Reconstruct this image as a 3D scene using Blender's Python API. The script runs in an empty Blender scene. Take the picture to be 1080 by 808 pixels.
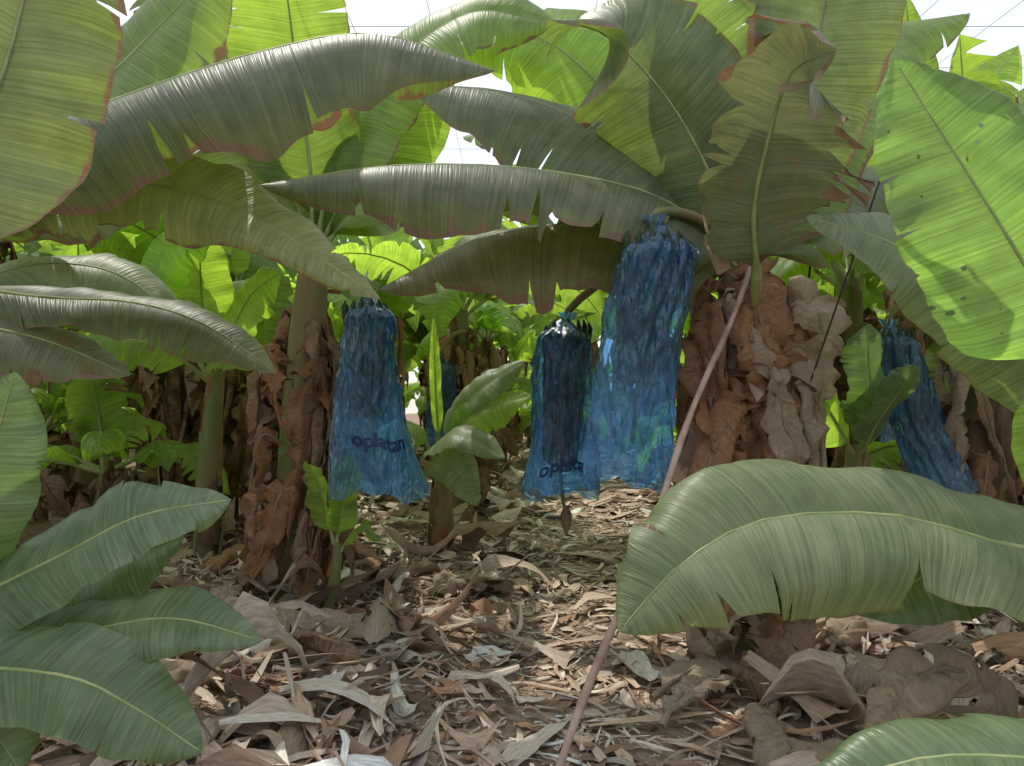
import bpy, math, random
from mathutils import Vector, Matrix, noise
import numpy as np

random.seed(7)
scene = bpy.context.scene
scene.view_settings.view_transform = 'Standard'
scene.view_settings.look = 'None'
scene.view_settings.exposure = 0
COL = scene.collection
V = Vector

# ------------------------------------------------------------------ materials
def new_mat(name):
    m = bpy.data.materials.new(name)
    m.use_nodes = True
    m.node_tree.nodes.clear()
    return m, m.node_tree.nodes, m.node_tree.links

def mathn(ns, ls, op, a, b=None, clamp=False):
    n = ns.new('ShaderNodeMath'); n.operation = op; n.use_clamp = clamp
    for i, x in enumerate((a, b)):
        if x is None: continue
        if isinstance(x, (int, float)): n.inputs[i].default_value = x
        else: ls.new(x, n.inputs[i])
    return n.outputs[0]

def mixc(ns, ls, f, a, b, mode='MIX'):
    n = ns.new('ShaderNodeMix'); n.data_type = 'RGBA'; n.blend_type = mode
    for sock, x in ((n.inputs[0], f), (n.inputs[6], a), (n.inputs[7], b)):
        if isinstance(x, (int, float)): sock.default_value = x
        elif isinstance(x, tuple): sock.default_value = (*x, 1)
        else: ls.new(x, sock)
    return n.outputs[2]

def maprange(ns, ls, v, a, b, c=0, d=1):
    n = ns.new('ShaderNodeMapRange')
    ls.new(v, n.inputs[0])
    for i, x in enumerate((a, b, c, d)): n.inputs[i+1].default_value = x
    return n.outputs[0]

def noise_n(ns, ls, vec, scale, detail=3, rough=.55):
    n = ns.new('ShaderNodeTexNoise')
    n.inputs['Scale'].default_value = scale
    n.inputs['Detail'].default_value = detail
    n.inputs['Roughness'].default_value = rough
    if vec is not None: ls.new(vec, n.inputs['Vector'])
    return n.outputs[0]

def leaf_mat(name, top, under, trans, tf=.4, brown=.06, rough=.42, spots=.0, holes=False, dust=.25, simple=False):
    m, ns, ls = new_mat(name)
    tc = ns.new('ShaderNodeTexCoord')
    sep = ns.new('ShaderNodeSeparateXYZ'); ls.new(tc.outputs['UV'], sep.inputs[0])
    u, v = sep.outputs[0], sep.outputs[1]
    av = mathn(ns, ls, 'ABSOLUTE', v)
    usk = mathn(ns, ls, 'SUBTRACT', u, mathn(ns, ls, 'MULTIPLY', av, .03))
    comb = ns.new('ShaderNodeCombineXYZ')
    ls.new(mathn(ns, ls, 'MULTIPLY', usk, 75), comb.inputs[0])
    ls.new(mathn(ns, ls, 'MULTIPLY', v, .8), comb.inputs[1])
    st = noise_n(ns, ls, comb.outputs[0], 1.0, 1 if simple else 2, .6)
    geo = ns.new('ShaderNodeNewGeometry')
    big = noise_n(ns, ls, geo.outputs['Position'], 4.5, 2 if simple else 4, .65)
    bs = mathn(ns, ls, 'MULTIPLY', maprange(ns, ls, st, .3, .7, .74, 1.24), maprange(ns, ls, big, .3, .7, .78, 1.2))
    vm = ns.new('ShaderNodeCombineXYZ')
    for i in range(3): ls.new(bs, vm.inputs[i])
    base = mixc(ns, ls, geo.outputs['Backfacing'], top, under)
    base = mixc(ns, ls, maprange(ns, ls, big, .4, .72, 0, dust), base, (.28, .28, .20))
    base = mixc(ns, ls, 1.0, base, vm.outputs[0], 'MULTIPLY')
    tr = mixc(ns, ls, 1.0, trans, vm.outputs[0], 'MULTIPLY')
    out = ns.new('ShaderNodeOutputMaterial')
    t = ns.new('ShaderNodeBsdfTranslucent')
    mx = ns.new('ShaderNodeMixShader'); mx.inputs[0].default_value = tf
    if simple:
        d = ns.new('ShaderNodeBsdfDiffuse'); ls.new(base, d.inputs[0])
        g = ns.new('ShaderNodeBsdfGlossy'); g.inputs['Roughness'].default_value = .45
        mg = ns.new('ShaderNodeMixShader'); mg.inputs[0].default_value = .06
        ls.new(d.outputs[0], mg.inputs[1]); ls.new(g.outputs[0], mg.inputs[2])
        ls.new(tr, t.inputs[0]); ls.new(mg.outputs[0], mx.inputs[1]); ls.new(t.outputs[0], mx.inputs[2]); ls.new(mx.outputs[0], out.inputs[0])
        return m
    en = noise_n(ns, ls, geo.outputs['Position'], 9.0, 3, .6)
    edge = mathn(ns, ls, 'ADD', av, mathn(ns, ls, 'MULTIPLY', mathn(ns, ls, 'SUBTRACT', en, .5), min(brown*5, 1.1)))
    mask = maprange(ns, ls, edge, 1.0-brown*.7, 1.0-brown*.7+.03)
    halo = maprange(ns, ls, edge, 1.0-brown*2.5, 1.0-brown)
    base = mixc(ns, ls, mathn(ns, ls, 'MULTIPLY', halo, .4), base, (.26, .24, .07))
    brn = mixc(ns, ls, st, (.14, .08, .05), (.46, .31, .20))
    base = mixc(ns, ls, mask, base, brn)
    tr = mixc(ns, ls, mask, tr, (.28, .15, .07))
    if spots > 0:
        sm = maprange(ns, ls, en, .66-spots, .70-spots)
        base = mixc(ns, ls, mathn(ns, ls, 'MULTIPLY', sm, .8), base, (.22, .14, .07))
    p = ns.new('ShaderNodeBsdfPrincipled')
    ls.new(base, p.inputs['Base Color'])
    p.inputs['Roughness'].default_value = rough
    p.inputs['Specular IOR Level'].default_value = .5
    bump = ns.new('ShaderNodeBump'); bump.inputs['Strength'].default_value = .55
    bump.inputs['Distance'].default_value = .009
    ls.new(st, bump.inputs['Height']); ls.new(bump.outputs[0], p.inputs['Normal'])
    ls.new(tr, t.inputs[0])
    ls.new(p.outputs[0], mx.inputs[1]); ls.new(t.outputs[0], mx.inputs[2])
    res = mx.outputs[0]
    if holes:
        vor = ns.new('ShaderNodeTexVoronoi'); vor.inputs['Scale'].default_value = 9
        cu = ns.new('ShaderNodeCombineXYZ')
        ls.new(mathn(ns, ls, 'MULTIPLY', u, 2.2), cu.inputs[0]); ls.new(mathn(ns, ls, 'MULTIPLY', v, .8), cu.inputs[1])
        ls.new(cu.outputs[0], vor.inputs['Vector'])
        sc = ns.new('ShaderNodeSeparateColor'); ls.new(vor.outputs['Color'], sc.inputs[0])
        small = mathn(ns, ls, 'LESS_THAN', mathn(ns, ls, 'ADD', vor.outputs['Distance'], mathn(ns, ls, 'MULTIPLY', en, .12)), mathn(ns, ls, 'MULTIPLY', sc.outputs[0], .42))
        few = mathn(ns, ls, 'GREATER_THAN', sc.outputs[1], .68)
        hm = mathn(ns, ls, 'MULTIPLY', small, few)
        tp = ns.new('ShaderNodeBsdfTransparent')
        m2 = ns.new('ShaderNodeMixShader'); ls.new(hm, m2.inputs[0])
        ls.new(res, m2.inputs[1]); ls.new(tp.outputs[0], m2.inputs[2]); res = m2.outputs[0]
    ls.new(res, out.inputs[0])
    return m

def simple_mat(name, c1, c2, scale=6, stretch=(1, 1, 1), rough=.8, bump=.4, spec=.3, diffuse=False):
    m, ns, ls = new_mat(name)
    tc = ns.new('ShaderNodeTexCoord')
    mp = ns.new('ShaderNodeMapping'); mp.inputs['Scale'].default_value = stretch
    ls.new(tc.outputs['Object'], mp.inputs[0])
    a = noise_n(ns, ls, mp.outputs[0], scale, 4, .65)
    base = mixc(ns, ls, maprange(ns, ls, a, .36, .64), c1, c2)
    if diffuse:
        p = ns.new('ShaderNodeBsdfDiffuse'); ls.new(base, p.inputs[0])
    else:
        p = ns.new('ShaderNodeBsdfPrincipled')
        ls.new(base, p.inputs['Base Color']); p.inputs['Roughness'].default_value = rough
        p.inputs['Specular IOR Level'].default_value = spec
    if bump > .15:
        bp = ns.new('ShaderNodeBump'); bp.inputs['Strength'].default_value = bump; bp.inputs['Distance'].default_value = .01
        ls.new(a, bp.inputs['Height']); ls.new(bp.outputs[0], p.inputs['Normal'])
    out = ns.new('ShaderNodeOutputMaterial')
    ls.new(p.outputs[0], out.inputs[0])
    return m

def dry_mat(name, c1, c2, c3, tf=.22):
    m, ns, ls = new_mat(name)
    tc = ns.new('ShaderNodeTexCoord')
    sep = ns.new('ShaderNodeSeparateXYZ'); ls.new(tc.outputs['UV'], sep.inputs[0])
    comb = ns.new('ShaderNodeCombineXYZ')
    ls.new(mathn(ns, ls, 'MULTIPLY', sep.outputs[0], 26), comb.inputs[0])
    ls.new(mathn(ns, ls, 'MULTIPLY', sep.outputs[1], 1.6), comb.inputs[1])
    st = noise_n(ns, ls, comb.outputs[0], 2.0, 4, .7)
    geo = ns.new('ShaderNodeNewGeometry')
    big = noise_n(ns, ls, geo.outputs['Position'], 5.5, 5, .7)
    base = mixc(ns, ls, maprange(ns, ls, st, .35, .68), c1, c2)
    base = mixc(ns, ls, maprange(ns, ls, big, .42, .62), base, c3)
    p = ns.new('ShaderNodeBsdfDiffuse'); ls.new(base, p.inputs[0])
    g = ns.new('ShaderNodeBsdfGlossy'); g.inputs['Roughness'].default_value = .5
    bp = ns.new('ShaderNodeBump'); bp.inputs['Strength'].default_value = .7; bp.inputs['Distance'].default_value = .018
    ls.new(mathn(ns, ls, 'ADD', st, big), bp.inputs['Height']); ls.new(bp.outputs[0], p.inputs['Normal']); ls.new(bp.outputs[0], g.inputs['Normal'])
    mg = ns.new('ShaderNodeMixShader'); mg.inputs[0].default_value = .04
    ls.new(p.outputs[0], mg.inputs[1]); ls.new(g.outputs[0], mg.inputs[2])
    t = ns.new('ShaderNodeBsdfTranslucent'); ls.new(base, t.inputs[0])
    mx = ns.new('ShaderNodeMixShader'); mx.inputs[0].default_value = tf
    ls.new(mg.outputs[0], mx.inputs[1]); ls.new(t.outputs[0], mx.inputs[2])
    out = ns.new('ShaderNodeOutputMaterial'); ls.new(mx.outputs[0], out.inputs[0])
    return m

M_DARK = leaf_mat('leaf_mature', (.072, .094, .052), (.15, .17, .095), (.30, .42, .06), .36, .07, dust=.34)
M_MID = leaf_mat('leaf_mid', (.09, .16, .04), (.18, .24, .09), (.50, .74, .07), .5, .055)
M_BRIGHT = leaf_mat('leaf_young', (.12, .23, .035), (.19, .29, .08), (.60, .90, .08), .6, .02, dust=.1)
M_HOLE = leaf_mat('leaf_insect_eaten', (.13, .23, .06), (.19, .29, .12), (.50, .84, .13), .6, .012, holes=True, dust=.15)
M_PALE = leaf_mat('leaf_dusty', (.165, .225, .11), (.21, .26, .14), (.44, .60, .12), .36, .025, dust=.45)
M_YEL = leaf_mat('leaf_yellowing', (.32, .35, .14), (.30, .33, .16), (.64, .68, .15), .42, .06, dust=.3)
M_LOW = leaf_mat('leaf_shade', (.095, .165, .08), (.13, .19, .10), (.28, .50, .08), .3, .010, rough=.34, dust=.35)
M_OLD = leaf_mat('leaf_old', (.15, .145, .085), (.20, .195, .12), (.42, .38, .14), .36, .15, spots=.03)
M_TORN = leaf_mat('leaf_withering', (.16, .185, .105), (.19, .21, .13), (.30, .34, .12), .28, .26, spots=.06)
M_FAR = leaf_mat('leaf_far', (.08, .14, .04), (.16, .22, .09), (.46, .68, .07), .5, simple=True)
M_FARB = leaf_mat('leaf_far_young', (.10, .20, .035), (.18, .27, .08), (.58, .88, .08), .6, simple=True)
M_RIB = simple_mat('midrib', (.24, .30, .11), (.40, .44, .20), 8, rough=.5, bump=.1)
M_DRY = dry_mat('dry_leaf', (.17, .10, .06), (.46, .31, .20), (.34, .21, .13))
M_DRY2 = dry_mat('dry_leaf_pale', (.30, .215, .15), (.62, .49, .37), (.46, .34, .25))
M_DRY3 = dry_mat('dry_leaf_rust', (.24, .11, .055), (.56, .31, .17), (.40, .21, .115))
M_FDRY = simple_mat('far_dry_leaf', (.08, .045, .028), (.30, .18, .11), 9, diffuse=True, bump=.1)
M_STEM = simple_mat('pseudostem_skin', (.15, .20, .065), (.26, .18, .10), 7, (1, 1, .18), .6, .5)
M_STEMB = simple_mat('pseudostem_brown', (.07, .042, .028), (.22, .14, .09), 7, (1, 1, .2), .8, .8, diffuse=True)
M_POLE = simple_mat('pole_wood', (.36, .23, .18), (.56, .40, .33), 14, (1, 1, .15), .7, .4)
M_FRUIT = simple_mat('green_fruit', (.012, .03, .009), (.035, .065, .017), 9, rough=.4, bump=.1)
M_CORD = simple_mat('cord', (.03, .035, .03), (.06, .06, .05), 20, rough=.7, bump=.1)
LM = [M_DARK, M_MID, M_BRIGHT, M_PALE, M_LOW, M_OLD, M_RIB, M_DRY, M_DRY2, M_DRY3, M_STEM, M_STEMB, M_FRUIT, M_HOLE, M_FAR, M_FARB, M_TORN, M_YEL, M_FDRY]
DARK, MID, BRIGHT, PALE, LOW, OLD, RIB, DRY, DRY2, DRY3, STEM, STEMB, FRUIT, HOLE, FAR, FARB, TORN, YEL, FDRY = range(19)

# ------------------------------------------------------------------ mesh builder
class MB:
    def __init__(s): s.v = []; s.f = []; s.uv = []; s.m = []
    def grid(s, pts, uvs, rows, cols, mat, flip=False, wrap=False):
        b = len(s.v); s.v += pts
        for i in range(rows-1):
            for j in range(cols-1 if not wrap else cols):
                j2 = (j+1) % cols
                q = [i*cols+j, (i+1)*cols+j, (i+1)*cols+j2, i*cols+j2]
                if flip: q.reverse()
                s.f.append([b+k for k in q]); s.m.append(mat)
                s.uv += [uvs[k] for k in q]
    def tube(s, path, radii, seg, mat, squash=1.0, ridge=0):
        pts = []; uvs = []
        n = len(path); prev = None; L = 0
        for i, p in enumerate(path):
            t = (path[min(i+1, n-1)]-path[max(i-1, 0)]).normalized()
            if prev is None:
                a = V((1, 0, 0)) if abs(t.x) < .8 else V((0, 1, 0))
            else: a = prev
            a = (a-t*a.dot(t)).normalized(); prev = a
            b = t.cross(a)
            if i: L += (path[i]-path[i-1]).length
            for k in range(seg):
                an = 2*math.pi*k/seg
                r = radii[i]*(1+ridge*math.sin(3*an+i*1.3))
                pts.append(p+a*math.cos(an)*r+b*math.sin(an)*r*squash)
                uvs.append((L, k/seg))
        s.grid(pts, uvs, n, seg, mat, wrap=True)
    def make(s, name, parent=None, mats=LM):
        me = bpy.data.meshes.new(name)
        me.from_pydata([tuple(p) for p in s.v], [], s.f)
        used = sorted(set(s.m)); remap = {k: i for i, k in enumerate(used)}
        for k in used: me.materials.append(mats[k])
        me.polygons.foreach_set('material_index', [remap[k] for k in s.m])
        ul = me.uv_layers.new(name='UVMap')
        ul.data.foreach_set('uv', [c for q in s.uv for c in q])
        me.polygons.foreach_set('use_smooth', [True]*len(s.f))
        me.update()
        o = bpy.data.objects.new(name, me); COL.objects.link(o)
        if parent: o.parent = parent
        return o

def cr(pts, t):
    n = len(pts)-1
    x = min(max(t, 0), 1)*n; i = min(int(x), n-1); f = x-i
    p1, p2 = pts[i], pts[i+1]
    p0 = pts[i-1] if i > 0 else p1*2-p2
    p3 = pts[i+2] if i+2 <= n else p2*2-p1
    return .5*((2*p1)+(p2-p0)*f+(2*p0-5*p1+4*p2-p3)*f*f+(3*p1-p0-3*p2+p3)*f**3)

def prof(x):
    x = min(max(x, 0), 1)
    a = 1-(1-min(x/.18, 1))**2
    b = 1-max((x-.45)/.55, 0)**2.2
    return (a**.6)*(max(b, 0)**.8)

def add_leaf(mb, pts, W, up, up2=None, a0=.25, droop=.9, p=.1, tears=6, td=.5, gap=.10, n=44, m=7,
             wav=.012, asym=(1, 1), mat=DARK, rib=RIB, rr=.013, seed=None, sd=.25, crumple=0):
    R = random.Random(seed if seed is not None else random.random())
    pts = [V(q) for q in pts]
    up = V(up).normalized(); up2 = V(up2).normalized() if up2 else up
    K = 60
    C = [cr(pts, i/K) for i in range(K+1)]
    L = sum((C[i+1]-C[i]).length for i in range(K))
    T = [(C[min(i+1, K)]-C[max(i-1, 0)]).normalized() for i in range(K+1)]
    Nn = []; S = []
    for i in range(K+1):
        w = up.lerp(up2, i/K); w = w-T[i]*w.dot(T[i])
        if w.length < 1e-3: w = Nn[-1] if Nn else V((0, 0, 1))
        w.normalize(); Nn.append(w); S.append(T[i].cross(w))
    def ev(arr, t):
        x = min(max(t, 0), 1)*K; i = min(int(x), K-1); f = x-i
        return arr[i]*(1-f)+arr[i+1]*f
    ph = [R.uniform(0, 6.28) for _ in range(6)]; off = R.uniform(0, 50)
    f1, f2, f3 = R.uniform(6, 10), R.uniform(16, 24), R.uniform(38, 55)
    for si, side in enumerate((1, -1)):
        cuts = [0, 1]
        nt = max(0, int(tears*R.uniform(.6, 1.4)))
        for _ in range(nt):
            c = R.uniform(.08, .96)
            if all(abs(c-q) > .02 for q in cuts): cuts.append(c)
        cuts.sort()
        dep = [R.uniform(1-td, 1.0) for _ in cuts]
        for k in range(len(cuts)-1):
            x0, x1 = cuts[k], cuts[k+1]
            rows = max(2, int(round((x1-x0)*n))+1)
            dl = dep[k] if k > 0 else 1.01
            dr = dep[k+1] if k < len(cuts)-2 else 1.01
            ed = R.uniform(-.3, 1)*sd if len(cuts) > 2 else 0
            g = R.uniform(.3, 1)*gap
            P = []; U = []
            for i in range(rows):
                fr = i/(rows-1); x = x0+(x1-x0)*fr
                for j in range(m+1):
                    v = j/m
                    d = dl+(dr-dl)*fr
                    q = max(0, (v-d)/(1-d)) if d < 1 else 0
                    xx = x
                    if d < 1 and q > 0:
                        if fr < .5 and k > 0: xx += g*.12*q*(1-2*fr)
                        if fr > .5 and k < len(cuts)-2: xx -= g*.12*q*(2*fr-1)
                    w = prof(x)*W*.5*asym[si]*(1+.03*math.sin(x*f2+ph[0]+side)+.03*noise.noise(V((x*26, off, side))))
                    tt = p+(1-p)*min(1, xx+.06*v*(1-x))
                    dd = max(droop, .01)
                    an = a0-dd*v
                    ss = (math.sin(a0)-math.sin(an))/dd
                    nn = (math.cos(an)-math.cos(a0))/dd
                    wv = wav*(v**1.3)*(math.sin(x*f1+ph[si])*1.8+math.sin(x*f2+ph[2+si])+.5*math.sin(x*f3+ph[4+si]))
                    wv *= min(1, prof(x)*1.5)
                    pos = ev(C, tt)+ev(S, tt)*(side*w*ss)+ev(Nn, tt)*(w*nn+wv-w*ed*q*q)
                    if crumple:
                        pos = pos+noise.noise_vector(pos*9+V((off, 0, 0)))*crumple+noise.noise_vector(pos*22+V((off, 0, 0)))*crumple*.4
                    P.append(pos); U.append((x*L, side*v))
            mb.grid(P, U, rows, m+1, mat, flip=(side < 0))
    kk = 16 if n > 25 else 9
    path = []; rad = []
    for i in range(kk+1):
        t = i/kk*.985
        path.append(ev(C, t)-ev(Nn, t)*rr*.5*(1-t)); rad.append(rr*(1-t)**.9+.0018+(rr*.5 if t < p else 0))
    mb.tube(path, rad, 6, rib)
    return L

def empty(name, loc=(0, 0, 0)):
    e = bpy.data.objects.new(name, None); COL.objects.link(e); e.empty_display_size = .2
    return e

def leaf_obj(parent, pts, W, up, name='leaf', **k):
    mb = MB(); add_leaf(mb, pts, W, up, **k); return mb.make(name, parent)

def pathx(y): return .15+.11*y
def h(x, y):
    return (.05*math.sin(x*.9+1)*math.cos(y*.7)+.03*math.sin(x*2.3+y*1.1)+.02*noise.noise(V((x*1.5, y*1.5, 0)))
            + .10*max(0, min(1, (abs(x-pathx(y))-.9)/1.2)))

def add_stem(mb, base, top, r0, r1, brown=False, seg=16, sheaths=(STEM, STEMB, DRY, DRY3)):
    base = V(base); top = V(top)
    n = 14; path = []; rad = []
    for i in range(n+1):
        t = i/n
        p = base.lerp(top, t)+V((.03*math.sin(t*4+base.x), .03*math.cos(t*5), 0))
        path.append(p); rad.append((r0+(r1-r0)*t)*(1+.07*math.sin(t*17+base.y)))
    mb.tube(path, rad, seg, STEMB if brown else STEM, ridge=.06)
    R = random.Random(base.x*31+base.y)
    for k in range(9):
        t0 = k/11; t1 = min(1, t0+R.uniform(.25, .4)); a0 = k*2.4+R.random()
        P = []; U = []
        for i in range(8):
            f = i/7; t = t0+(t1-t0)*f
            c = base.lerp(top, t); r = (r0+(r1-r0)*t)*(1.10+.12*f)
            wdt = 1.3*(1-f*.75)
            for j in range(6):
                a = a0+(j/5-.5)*2*wdt
                P.append(c+V((math.cos(a)*r, math.sin(a)*r, 0))); U.append((t*2, j/5))
        mb.grid(P, U, 8, 6, R.choice(sheaths))

def add_skirt(mb, base, top, r, cnt, seed, lens=(.5, 1.1), mats=(DRY, DRY2, DRY3, DRY3), zlo=.35, n=18, m=4, wr=(.12, .32), arange=(0, 6.283), crumple=.0, rib=None):
    R = random.Random(seed); base = V(base); top = V(top)
    for k in range(cnt):
        t = R.uniform(zlo, .97); c = base.lerp(top, t); a = R.uniform(*arange)
        d = V((math.cos(a), math.sin(a), 0)); L = R.uniform(*lens)
        L = min(L, max(.25, c.z-.02))
        out = R.uniform(.04, .22)
        p0 = c+d*r*.7; p1 = c+d*(r+out*.8)+V((0, 0, R.uniform(-.02, .1)))
        sw = V((-d.y, d.x, 0))*R.uniform(-.14, .14)
        p2 = c+d*(r+out)+V((0, 0, -L*.5))+sw; p3 = c+d*(r+out*R.uniform(.1, 1.0))+V((0, 0, -L))+sw*2
        add_leaf(mb, [p0, p1, p2, p3], R.uniform(*wr), d+V((R.uniform(-.6, .6), R.uniform(-.6, .6), .3)), a0=R.uniform(-.6, .9), droop=R.uniform(1.0, 3.6)*R.choice([1, 1, -1]),
                 tears=6, td=.8, gap=.6, n=n, m=m, wav=.022, mat=R.choice(mats), rib=rib or R.choice([DRY, DRY2]), rr=.010, p=.05, seed=R.random(), sd=.9, crumple=crumple)

def add_crown(mb, top, nleaf, seed, size=1.0, n=22, m=4, mats=(DARK, MID, BRIGHT, MID, PALE), tears=7):
    R = random.Random(seed); top = V(top)
    for k in range(nleaf):
        a = 6.283*((k*.618034+R.uniform(-.05, .05)) % 1)
        el = R.uniform(.35, 1.3) if k > 1 else 1.35
        L = R.uniform(1.5, 2.1)*size
        d = V((math.cos(a), math.sin(a), 0))
        cur = top.copy()-V((0, 0, .1)); pts = [cur.copy()]; e = el
        bend = R.uniform(.35, .75) if k > 1 else .12
        for i in range(5):
            cur = cur+(d*math.cos(e)+V((0, 0, math.sin(e))))*L/5
            pts.append(cur.copy()); e -= bend*(1.0 if i > 0 else .3)
        up = V((-d.x*math.sin(el)*.8, -d.y*math.sin(el)*.8, 1)); up2 = V((d.x*.6, d.y*.6, 1))
        tw = V((-d.y, d.x, 0))*R.uniform(-.5, .5)
        add_leaf(mb, pts, R.uniform(.5, .72)*size, up+tw, up2+tw, a0=R.uniform(.1, .5), droop=R.uniform(.5, 1.5), p=.14,
                 tears=tears, td=.75, gap=.3, n=n, m=m, wav=.02, mat=R.choice(mats), seed=R.random(), rr=.016, sd=.5)

# ------------------------------------------------------------------ background banana plants (instanced variants)
variants = []
for k in range(6):
    mb = MB(); H = 2.0+.12*k
    lean = V((.1*math.sin(k), .08*math.cos(k*2), H))
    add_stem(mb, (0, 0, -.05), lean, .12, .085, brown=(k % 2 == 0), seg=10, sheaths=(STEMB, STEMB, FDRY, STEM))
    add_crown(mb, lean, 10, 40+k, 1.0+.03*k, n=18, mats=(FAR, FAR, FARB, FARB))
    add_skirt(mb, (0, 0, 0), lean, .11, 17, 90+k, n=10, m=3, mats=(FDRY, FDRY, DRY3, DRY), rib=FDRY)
    o = mb.make('banana_plant'); variants.append(o.data); bpy.data.objects.remove(o)
for k in range(2):
    mb = MB(); lean = V((.05, .03, .8+.25*k))
    add_stem(mb, (0, 0, -.05), lean, .07, .05, brown=False, seg=8, sheaths=(STEM, STEMB, FDRY))
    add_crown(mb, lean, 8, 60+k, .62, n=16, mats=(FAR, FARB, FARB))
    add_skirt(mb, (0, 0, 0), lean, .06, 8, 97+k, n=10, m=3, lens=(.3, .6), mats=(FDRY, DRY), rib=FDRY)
    o = mb.make('banana_plant'); variants.append(o.data); bpy.data.objects.remove(o)

def bg(x, y, k, rot, sc=1.0):
    o = bpy.data.objects.new('banana_plant' if k < 6 else 'young_banana_plant', variants[k]); COL.objects.link(o)
    o.location = (x, y, h(x, y)); o.rotation_euler = (0, 0, rot); o.scale = (sc,)*3

R = random.Random(11)
spots = [(-.5, 7.9), (-2.6, 6.6), (-4.2, 5.6), (-3.7, 8.2), (-1.7, 9.6), (-5.6, 7.4), (2.75, 6.2), (3.9, 4.9), (4.3, 7.6), (2.9, 9.0), (5.9, 6.3),
         (-.3, 11.3), (-2.4, 12.2), (-4.8, 10.6), (3.3, 11.8), (5.2, 10.0), (-6.8, 9.8), (7.2, 8.6)]
for i, (x, y) in enumerate(spots):
    bg(x, y, (i*5+1) % 6, R.uniform(0, 6.28), R.uniform(.95, 1.1))
for i, (x, y) in enumerate([(-3.3, 7.2), (-5.0, 8.6), (-6.2, 8.3), (-7.4, 11.3), (-5.9, 11.8), (-3.4, 10.2), (-8.3, 9.3), (-4.7, 12.6), (-1.2, 13.0), (-9.0, 11.6), (4.4, 9.2)]):
    bg(x, y, i % 6, R.uniform(0, 6.28), R.uniform(.9, 1.1))
for i, (x, y) in enumerate([(-3.2, 5.8), (-4.5, 7.0), (-2.9, 8.9), (-5.4, 9.6), (-3.9, 11.5), (-1.0, 10.6), (2.2, 7.6), (3.5, 8.4), (2.6, 10.4), (-6.6, 10.8), (3.4, 5.6), (-.2, 13.2), (.9, 14.0)]):
    bg(x, y, 6+i % 2, R.uniform(0, 6.28), R.uniform(.9, 1.25))
yy = 13.5
while yy < 21:
    xx = -14
    while xx < 15:
        px = xx+R.uniform(-.5, .5)
        if not (yy < 16 and abs(px-pathx(yy)) < .7):
            bg(px, yy+R.uniform(-.6, .6), R.randrange(8) if yy > 15 else R.randrange(6), R.uniform(0, 6.28), R.uniform(.95, 1.2))
        xx += 1.8
    yy += 2.2
R2 = random.Random(5)
for i in range(22):
    bg(-14+i*1.35+R2.uniform(-.3, .3), 22.5+R2.uniform(-.5, .5), i % 8, R2.uniform(0, 6.28), 1.15)
    if i < 12: bg(-8+i*1.35+R2.uniform(-.3, .3), 24.5+R2.uniform(-.5, .5), 6+i % 2, R2.uniform(0, 6.28), 1.5)
for (x, y) in [(-3.8, .2), (4.1, .4), (-4.8, 2.8), (5.0, 2.6)]:
    bg(x, y, R.randrange(6), R.uniform(0, 6.28))

# ------------------------------------------------------------------ main right plant
PR = empty('banana_plant')
mb = MB(); add_stem(mb, (1.22, 4.0, 0), (1.25, 3.92, 2.1), .16, .11); mb.make('pseudostem', PR)
mb = MB()
add_skirt(mb, (1.22, 4.0, 0), (1.25, 3.92, 2.1), .13, 34, 5, lens=(.4, .95), n=30, m=7, zlo=.45, wr=(.12, .34), mats=(DRY, DRY2, DRY3, DRY3), crumple=.035)
add_skirt(mb, (1.22, 4.0, 0), (1.28, 3.92, 1.95), .17, 16, 8, lens=(.35, .8), n=30, m=7, zlo=.6, wr=(.15, .42), mats=(DRY2, DRY3, DRY2), arange=(3.6, 6.1), crumple=.045)
add_skirt(mb, (1.22, 4.0, 0), (1.22, 3.95, 1.1), .17, 16, 9, lens=(.4, .8), n=22, m=6, zlo=.25, wr=(.15, .36), mats=(DRY2, DRY, DRY3), arange=(3.2, 6.3), crumple=.04)
add_leaf(mb, [(1.18, 3.7, 1.45), (1.05, 3.6, 1.35), (.93, 3.55, 1.05), (.85, 3.5, .72)], .26, (-.3, -1, .2), mat=DRY3, rib=DRY2, a0=.6, droop=2.4, wav=.015, p=.02, seed=3, crumple=.02)
mb.make('dry_leaf_skirt', PR)
c = (1.25, 3.92, 1.95)
leaf_obj(PR, [c, (1.12, 3.88, 2.2), (.72, 3.74, 2.45), (.09, 3.59, 2.54), (-.53, 3.43, 2.51), (-1.12, 3.28, 2.38)], .84, (0, -.35, 1), a0=-.1, droop=1.1, mat=DARK, tears=8, gap=.12, p=.16, seed=21, n=90, wav=.018)
leaf_obj(PR, [c, (1.1, 4.0, 2.15), (.55, 4.0, 2.34), (-.1, 4.0, 2.30), (-.72, 3.95, 2.0)], .95, (0, -.5, 1), a0=0, droop=1.2, mat=OLD, tears=7, gap=.12, td=.35, p=.16, seed=222, n=90, wav=.018, sd=.2)
leaf_obj(PR, [c, (1.07, 4.05, 2.45), (.52, 4.05, 2.86), (0, 4.05, 3.08), (-.55, 4.0, 3.12)], 1.05, (-.3, -.7, 1), a0=0, droop=.9, mat=DARK, tears=6, gap=.12, p=.16, seed=23, n=90, wav=.018)
leaf_obj(PR, [c, (1.12, 3.9, 2.42), (.85, 3.85, 2.92), (.5, 3.75, 3.25), (.18, 3.5, 3.22)], .85, (-.7, -.8, .5), a0=.2, droop=.7, mat=DARK, tears=7, p=.15, seed=24, n=80, wav=.016)
leaf_obj(PR, [c, (1.2, 3.95, 2.4), (1.08, 3.95, 2.9), (.9, 3.95, 3.4), (.68, 3.9, 3.9)], .8, (-.5, -1, .2), a0=.3, droop=.5, mat=MID, tears=7, p=.16, seed=25, n=80, wav=.016)
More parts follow.
